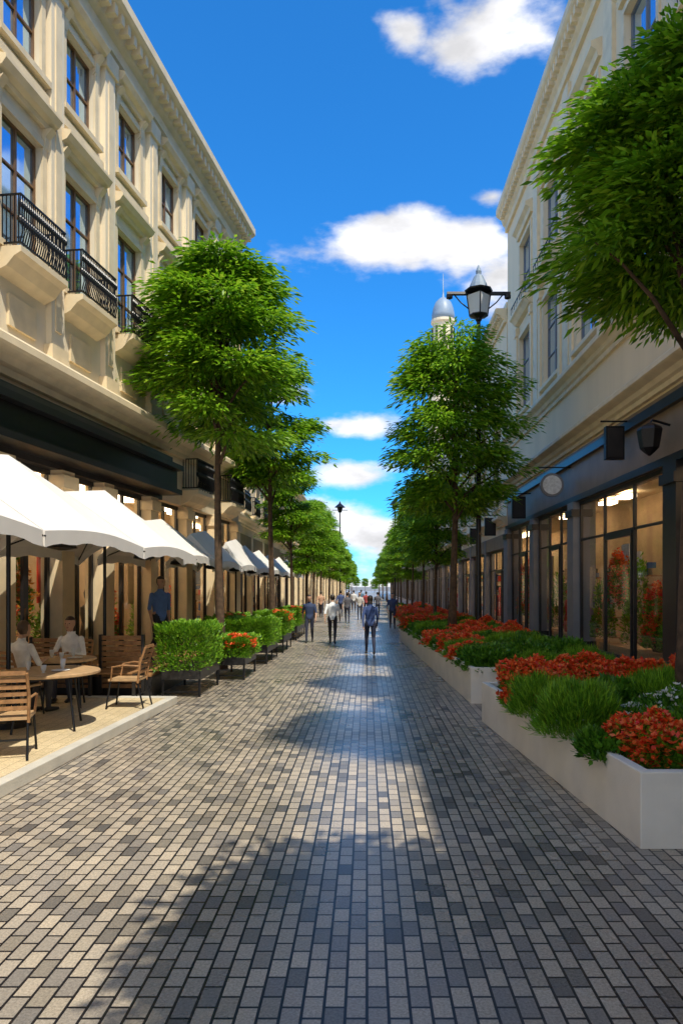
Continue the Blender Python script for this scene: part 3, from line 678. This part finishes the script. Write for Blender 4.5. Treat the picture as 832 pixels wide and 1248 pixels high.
def person(name,x,y,z,rot,pose='walk',shirt=(.8,.8,.8),legs=(.03,.035,.06),hair=(.02,.014,.01),skin=(.46,.27,.18),sc=1.0,woman=False,longs=False,phase=1,vox=.014,skirt=False):
    V=[];Fc=[]; segs=[]
    def ad(vf,):
        o=len(V); V.extend(vf[0]); Fc.extend([tuple(i+o for i in f) for f in vf[1]])
    def limb(pts,rad,lab,flat=1):
        rr=[(r,r) if not hasattr(r,'__len__') else r for r in rad]; ad(sweep(pts,rr,12))
        for a,b_ in zip(pts[:-1],pts[1:]): segs.append((np.array(a,float),np.array(b_,float),lab))
        for p,r in zip(pts,rr): ad(ell(p,(r[0],r[1],min(r)),10,8))
    sw=.165 if woman else .19; seated=pose=='sit'
    hz=.56 if seated else .92
    lean=.06 if seated else .02
    T=lambda zz,yy=0:(0,yy,hz+zz)
    tor=[(-.08,.15,.11),(0,.165,.12),(.12,.135 if woman else .15,.10),(.26,.155 if woman else .17,.115),(.40,sw-.0,.12),(.48,sw*.78,.09),(.53,.07,.06)]
    pts=[T(a,lean*a) for a,_,_ in tor]
    ad(sweep(pts,[(r1,r2) for _,r1,r2 in tor],18))
    for i in range(len(pts)-1): segs.append((np.array(pts[i]),np.array(pts[i+1]),'shirt' if tor[i][0]>=0 else 'legs'))
    nb=T(.50,lean*.5); hc=(0,lean+.03,hz+.70)
    ad(sweep([nb,(0,lean*.6+.01,hz+.6)],[(.06,.06),(.055,.055)],12)); segs.append((np.array(T(.55,lean*.5)),np.array((0,lean*.6,hz+.6)),'skin'))
    hx,hy,hzz=hc
    ad(ell((hx,hy,hzz),(.076,.094,.115),16,12)); ad(ell((hx,hy+.03,hzz-.06),(.052,.06,.055)))
    ad(ell((hx,hy+.098,hzz-.012),(.013,.02,.024),8,6))
    for s in (-1,1): ad(ell((hx+s*.078,hy-.005,hzz-.005),(.012,.02,.03),8,6))
    ad(ell((hx,hy-.022,hzz+.028),(.088,.096,.105),16,12))  # hair
    if longs: ad(ell((hx,hy-.06,hzz-.1),(.08,.05,.14)))
    hands=[]
    for s in (-1,1):
        sh=(s*(sw-.0),lean*.45,hz+.45)
        if seated: el=(s*.25,.12,hz+.2); wr=(s*.12,.34,hz+.24); hd=(0*s+s*.04,.42,hz+.245)
        else:
            q=s*phase*.16; el=(s*(sw+.06),-.02+q*.6-.0,hz+.18); wr=(s*(sw+.06),.03+q*1.5,hz-.06); hd=(s*(sw+.055),.05+q*1.8,hz-.15)
        limb([sh,el],[.05,.04],'shirt'); limb([el,wr],[.038,.026],'skin' if not longs else 'shirt')
        dv=(Vector(hd)-Vector(wr)).normalized(); pm=Vector(wr)+dv*.05
        limb([wr,tuple(pm)],[(.024,.024),(.032,.02)],'skin')
        hands.append((pm,dv,s))
    for s in (-1,1):
        hp=(s*.09,0,hz-.02)
        if seated: kn=(s*.11,.44,hz-.04); an=(s*.11,.42 if s>0 else .34,.09)
        else:
            q=s*phase; kn=(s*.095,.13 if q<0 else .0,.49); an=(s*.09,.24 if q<0 else -.24,.10 if q<0 else .14)
        limb([hp,kn],[.088,.058],'legs'); mid=tuple((Vector(kn)*.65+Vector(an)*.35)+Vector((0,-.015,0))); limb([kn,mid,an],[.056,.054,.038],'skin' if skirt else 'legs')
        toe=(an[0]+s*.01,an[1]+.16,.03 if an[2]<.12 else .03); hl=(an[0],an[1]-.04,an[2]-.05)
        limb([hl,(an[0],an[1]+.06,an[2]-.055),toe],[(.038,.035),(.042,.035),(.035,.025)],'shoe')
    if skirt:
        ad(sweep([T(.02),T(-.15),T(-.42)],[(.15,.12),(.19,.15),(.22,.2)],18)); segs.append((np.array(T(0)),np.array(T(-.42)),'legs'))
    me=bpy.data.meshes.new('tmp'); me.from_pydata(V,[],Fc); o=bpy.data.objects.new('tmp',me); col.objects.link(o)
    r=o.modifiers.new('r','REMESH'); r.mode='VOXEL'; r.voxel_size=vox; r.use_smooth_shade=True
    sm=o.modifiers.new('s','SMOOTH'); sm.factor=.5; sm.iterations=2
    dg=bpy.context.evaluated_depsgraph_get(); me2=bpy.data.meshes.new_from_object(o.evaluated_get(dg)); bpy.data.objects.remove(o)
    n=len(me2.polygons); cen=np.zeros(n*3); me2.polygons.foreach_get('center',cen); cen=cen.reshape(-1,3)
    best=np.full(n,9.0); lab=np.zeros(n,int); order={'skin':0,'shirt':1,'legs':2,'shoe':3,'hair':4}
    for a,b_,l in segs:
        ab=b_-a; t=np.clip(((cen-a)@ab)/(ab@ab),0,1); dd=np.linalg.norm(cen-(a+t[:,None]*ab),axis=1)
        if l=='shirt': dd=dd-.02
        m=dd<best; best[m]=dd[m]; lab[m]=order[l]
    rel=cen-np.array(hc); head=(rel[:,2]>-.15)&(np.abs(rel[:,0])<.13)&(np.abs(rel[:,1])<.16)&(cen[:,2]>hz+.57)
    lab[head]=0
    hr=head&((rel[:,2]>.062)|((rel[:,1]<-.018)&(rel[:,2]>-.075)))
    if longs: hr=hr|(head&(rel[:,1]<-.02))
    lab[hr]=4
    me2.materials.clear()
    for m in (pmat(skin,'skin',.55),pmat(shirt,'shirt_cloth'),pmat(legs,'trouser_cloth'),pmat((.02,.018,.018),'shoe_leather',.4),pmat(hair,'hair',.5)): me2.materials.append(m)
    me2.polygons.foreach_set('material_index',lab.astype(np.int32)); me2.update()
    e=empty(name,(x,y,z)); e.rotation_euler=(0,0,rot); e.scale=(sc,sc,sc)
    link('body',me2,e)
    V=[];Fc=[]
    for pm,dv,s in hands:
        side=Vector((0,1,0)) if not seated else Vector((1,0,0)); side=(side-dv*side.dot(dv)).normalized(); inw=dv.cross(side)
        if inw.x*s>0 and not seated: inw=-inw
        if seated and inw.z>0: inw=-inw
        for k,(o_,ln) in enumerate(((.024,.068),(.008,.076),(-.008,.07),(-.024,.055))):
            p0=pm+side*o_+dv*.02; p1=p0+dv*ln*.5+inw*.004; p2=p1+dv*ln*.3+inw*.014; p3=p2+dv*ln*.2+inw*.018
            ad(sweep([p0,p1,p2,p3],[.0085,.008,.007,.005],7))
        t0=pm+side*.026-dv*.01; ad(sweep([t0,t0+side*.022+dv*.02,t0+side*.026+dv*.05+inw*.012],[.011,.0095,.007],7))
    me=bpy.data.meshes.new('fingers'); me.from_pydata(V,[],Fc); link('fingers',me,e,[pmat(skin,'skin',.55)])
    V=[];Fc=[]
    for s in (-1,1): ad(ell((hx+s*.03,hy+.083,hzz+.008),(.012,.008,.007),8,6))
    me=bpy.data.meshes.new('eyes'); me.from_pydata(V,[],Fc); link('eyes',me,e,[pmat((.03,.02,.02),'eye',.2)])
    V=[];Fc=[]; ad(ell((hx,hy+.086,hzz-.058),(.022,.008,.006),8,6))
    me=bpy.data.meshes.new('mouth'); me.from_pydata(V,[],Fc); link('mouth',me,e,[pmat((.3,.08,.07),'lips',.5)])
    return e
person('walking_man',PX(405,24.3),24.3,0,0,'walk',(.75,.77,.8),(.02,.02,.03),sc=.99,phase=1)
person('walking_man',PX(377,25),25,0,math.pi,'walk',(.03,.05,.12),(.02,.025,.05),phase=-1,sc=.98,longs=False)
person('walking_woman',PX(451,20.5),20.5,0,.1,'walk',(.03,.06,.18),(.015,.02,.05),woman=True,longs=True,phase=1,sc=1.0)
person('standing_man',-4.3,14.5,.42,math.pi+.9,'walk',(.10,.18,.42),(.02,.02,.03),phase=.3,sc=1.03)
person('seated_woman',-4.95,11.72,.12,math.pi,'sit',(.78,.78,.8),(.05,.06,.1),woman=True,longs=True,hair=(.03,.012,.01),vox=.01)
person('seated_man',-5.05,10.15,.12,-.4,'sit',(.75,.75,.75),(.05,.05,.06),hair=(.08,.05,.03),vox=.01)
for (px,Y,rt,sh,ph) in [(423,38,0,(.1,.1,.12),1),(438,42,math.pi,(.5,.48,.45),-1),(415,47,0,(.05,.08,.2),1),(446,50,.1,(.3,.05,.05),1),(431,55,0,(.6,.6,.6),-1),(478,33,math.pi,(.04,.06,.15),1),(460,46,0,(.1,.1,.12),-1),(440,62,0,(.1,.2,.3),1),(425,66,0,(.05,.05,.06),-1),(391,45,0,(.5,.3,.2),1)]:
    person('pedestrian',PX(px,Y),Y,0,rt,'walk',sh,phase=ph,vox=.022,sc=random.uniform(.95,1.03))
# ------------------------------------------------------------------ light
rx,ryy=.275,.50
S=Vector((rx,-ryy,1)).normalized(); elev=math.asin(S.z); az=math.atan2(S.x,S.y)
sl=bpy.data.lights.new('sun','SUN'); sl.energy=5.0; sl.angle=math.radians(.5); sl.color=(1,.92,.76)
so=bpy.data.objects.new('sun',sl); col.objects.link(so); so.rotation_euler=(-S).to_track_quat('-Z','Y').to_euler()
w=bpy.data.worlds.new('World'); bpy.context.scene.world=w; w.use_nodes=True
N=w.node_tree.nodes; Lk=w.node_tree.links; bg=N['Background']
STR=.15; bg.inputs['Strength'].default_value=STR
sky=N.new('ShaderNodeTexSky'); sky.sky_type='NISHITA'; sky.sun_disc=False; sky.sun_elevation=elev; sky.sun_rotation=az
sky.air_density=1.0; sky.dust_density=.3; sky.ozone_density=2.0
tc=N.new('ShaderNodeTexCoord'); sp=N.new('ShaderNodeSeparateXYZ'); Lk.new(tc.outputs['Generated'],sp.inputs[0])
def math_(op,a,b=None,c=None):
    n=N.new('ShaderNodeMath'); n.operation=op
    for i,v in enumerate((a,b,c)):
        if v is None: continue
        if isinstance(v,(int,float)): n.inputs[i].default_value=v
        else: Lk.new(v,n.inputs[i])
    return n.outputs[0]
A_=math_('ARCTAN2',sp.outputs[0],sp.outputs[1]); E_=math_('ARCSINE',sp.outputs[2])
mask=None
for (px,py,rxp,ryp,k) in [(600,25,120,85,1),(500,35,40,40,.8),(470,298,140,52,1.1),(560,300,90,55,1.1),(600,240,40,22,.9),(610,340,60,45,.9),(440,520,70,20,.9),(430,580,80,22,.9),(447,650,90,45,1.1),(330,480,50,20,.8),(-400,200,200,60,.9),(1300,150,200,80,.9)]:
    a0=math.atan((px-VX)/F); e0=math.atan((VY-py)/F*math.cos(a0)); ra=rxp/F*math.cos(a0)**1; re=ryp/F*math.cos(e0)**2
    dx=math_('MULTIPLY',math_('SUBTRACT',A_,a0),1/ra); dy=math_('MULTIPLY',math_('SUBTRACT',E_,e0),1/re)
    d=math_('SQRT',math_('ADD',math_('MULTIPLY',dx,dx),math_('MULTIPLY',dy,dy)))
    m=math_('MULTIPLY',math_('SUBTRACT',1.0,d),k)
    mask=m if mask is None else math_('MAXIMUM',mask,m)
# unseen clouds added behind the viewer to brighten the facades; haze at the horizon
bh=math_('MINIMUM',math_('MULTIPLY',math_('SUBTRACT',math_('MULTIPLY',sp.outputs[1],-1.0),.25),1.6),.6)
hz_=math_('MINIMUM',math_('MULTIPLY',math_('SUBTRACT',.13,E_),5.0),.75)
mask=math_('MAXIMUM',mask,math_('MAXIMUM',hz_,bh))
mp=N.new('ShaderNodeMapping'); mp.inputs['Scale'].default_value=(1,1,2.2); Lk.new(tc.outputs['Generated'],mp.inputs[0])
n1=N.new('ShaderNodeTexNoise'); n1.inputs['Scale'].default_value=7; n1.inputs['Detail'].default_value=9; n1.inputs['Roughness'].default_value=.56; Lk.new(mp.outputs[0],n1.inputs['Vector'])
dens=math_('ADD',mask,math_('MULTIPLY',math_('SUBTRACT',n1.outputs['Fac'],.5),2.6))
mr=N.new('ShaderNodeMapRange'); mr.interpolation_type='SMOOTHSTEP'; mr.inputs[1].default_value=.12; mr.inputs[2].default_value=.72; Lk.new(dens,mr.inputs[0])
n2=N.new('ShaderNodeTexNoise'); n2.inputs['Scale'].default_value=11; n2.inputs['Detail'].default_value=5; Lk.new(mp.outputs[0],n2.inputs['Vector'])
cr=N.new('ShaderNodeMapRange'); cr.inputs[1].default_value=.35; cr.inputs[2].default_value=.6; cr.inputs[3].default_value=.78; cr.inputs[4].default_value=1.2; Lk.new(n2.outputs['Fac'],cr.inputs[0])
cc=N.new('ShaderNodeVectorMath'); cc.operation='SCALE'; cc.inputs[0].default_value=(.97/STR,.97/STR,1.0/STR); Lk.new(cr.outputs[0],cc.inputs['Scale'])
tint=N.new('ShaderNodeVectorMath'); tint.operation='MULTIPLY'; tint.inputs[1].default_value=(.20,1.0,1.70); Lk.new(sky.outputs[0],tint.inputs[0])
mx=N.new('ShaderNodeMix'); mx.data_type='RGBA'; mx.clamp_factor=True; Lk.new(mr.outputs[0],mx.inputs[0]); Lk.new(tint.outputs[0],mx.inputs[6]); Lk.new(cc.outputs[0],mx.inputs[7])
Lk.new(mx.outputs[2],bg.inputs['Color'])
# ------------------------------------------------------------------ camera
cd=bpy.data.cameras.new('camera'); cam=bpy.data.objects.new('camera',cd); col.objects.link(cam)
cam.location=(0,0,H); cam.rotation_euler=(math.radians(90),0,0)
cd.sensor_fit='VERTICAL'; cd.sensor_height=36; cd.sensor_width=24; cd.lens=F/1248*36; cd.shift_x=-(VX-416)/1248; cd.shift_y=(VY-624)/1248
cd.clip_start=.05; cd.clip_end=8000
sc=bpy.context.scene; sc.camera=cam; sc.view_settings.view_transform='Standard'; sc.view_settings.look='None'; sc.view_settings.exposure=0
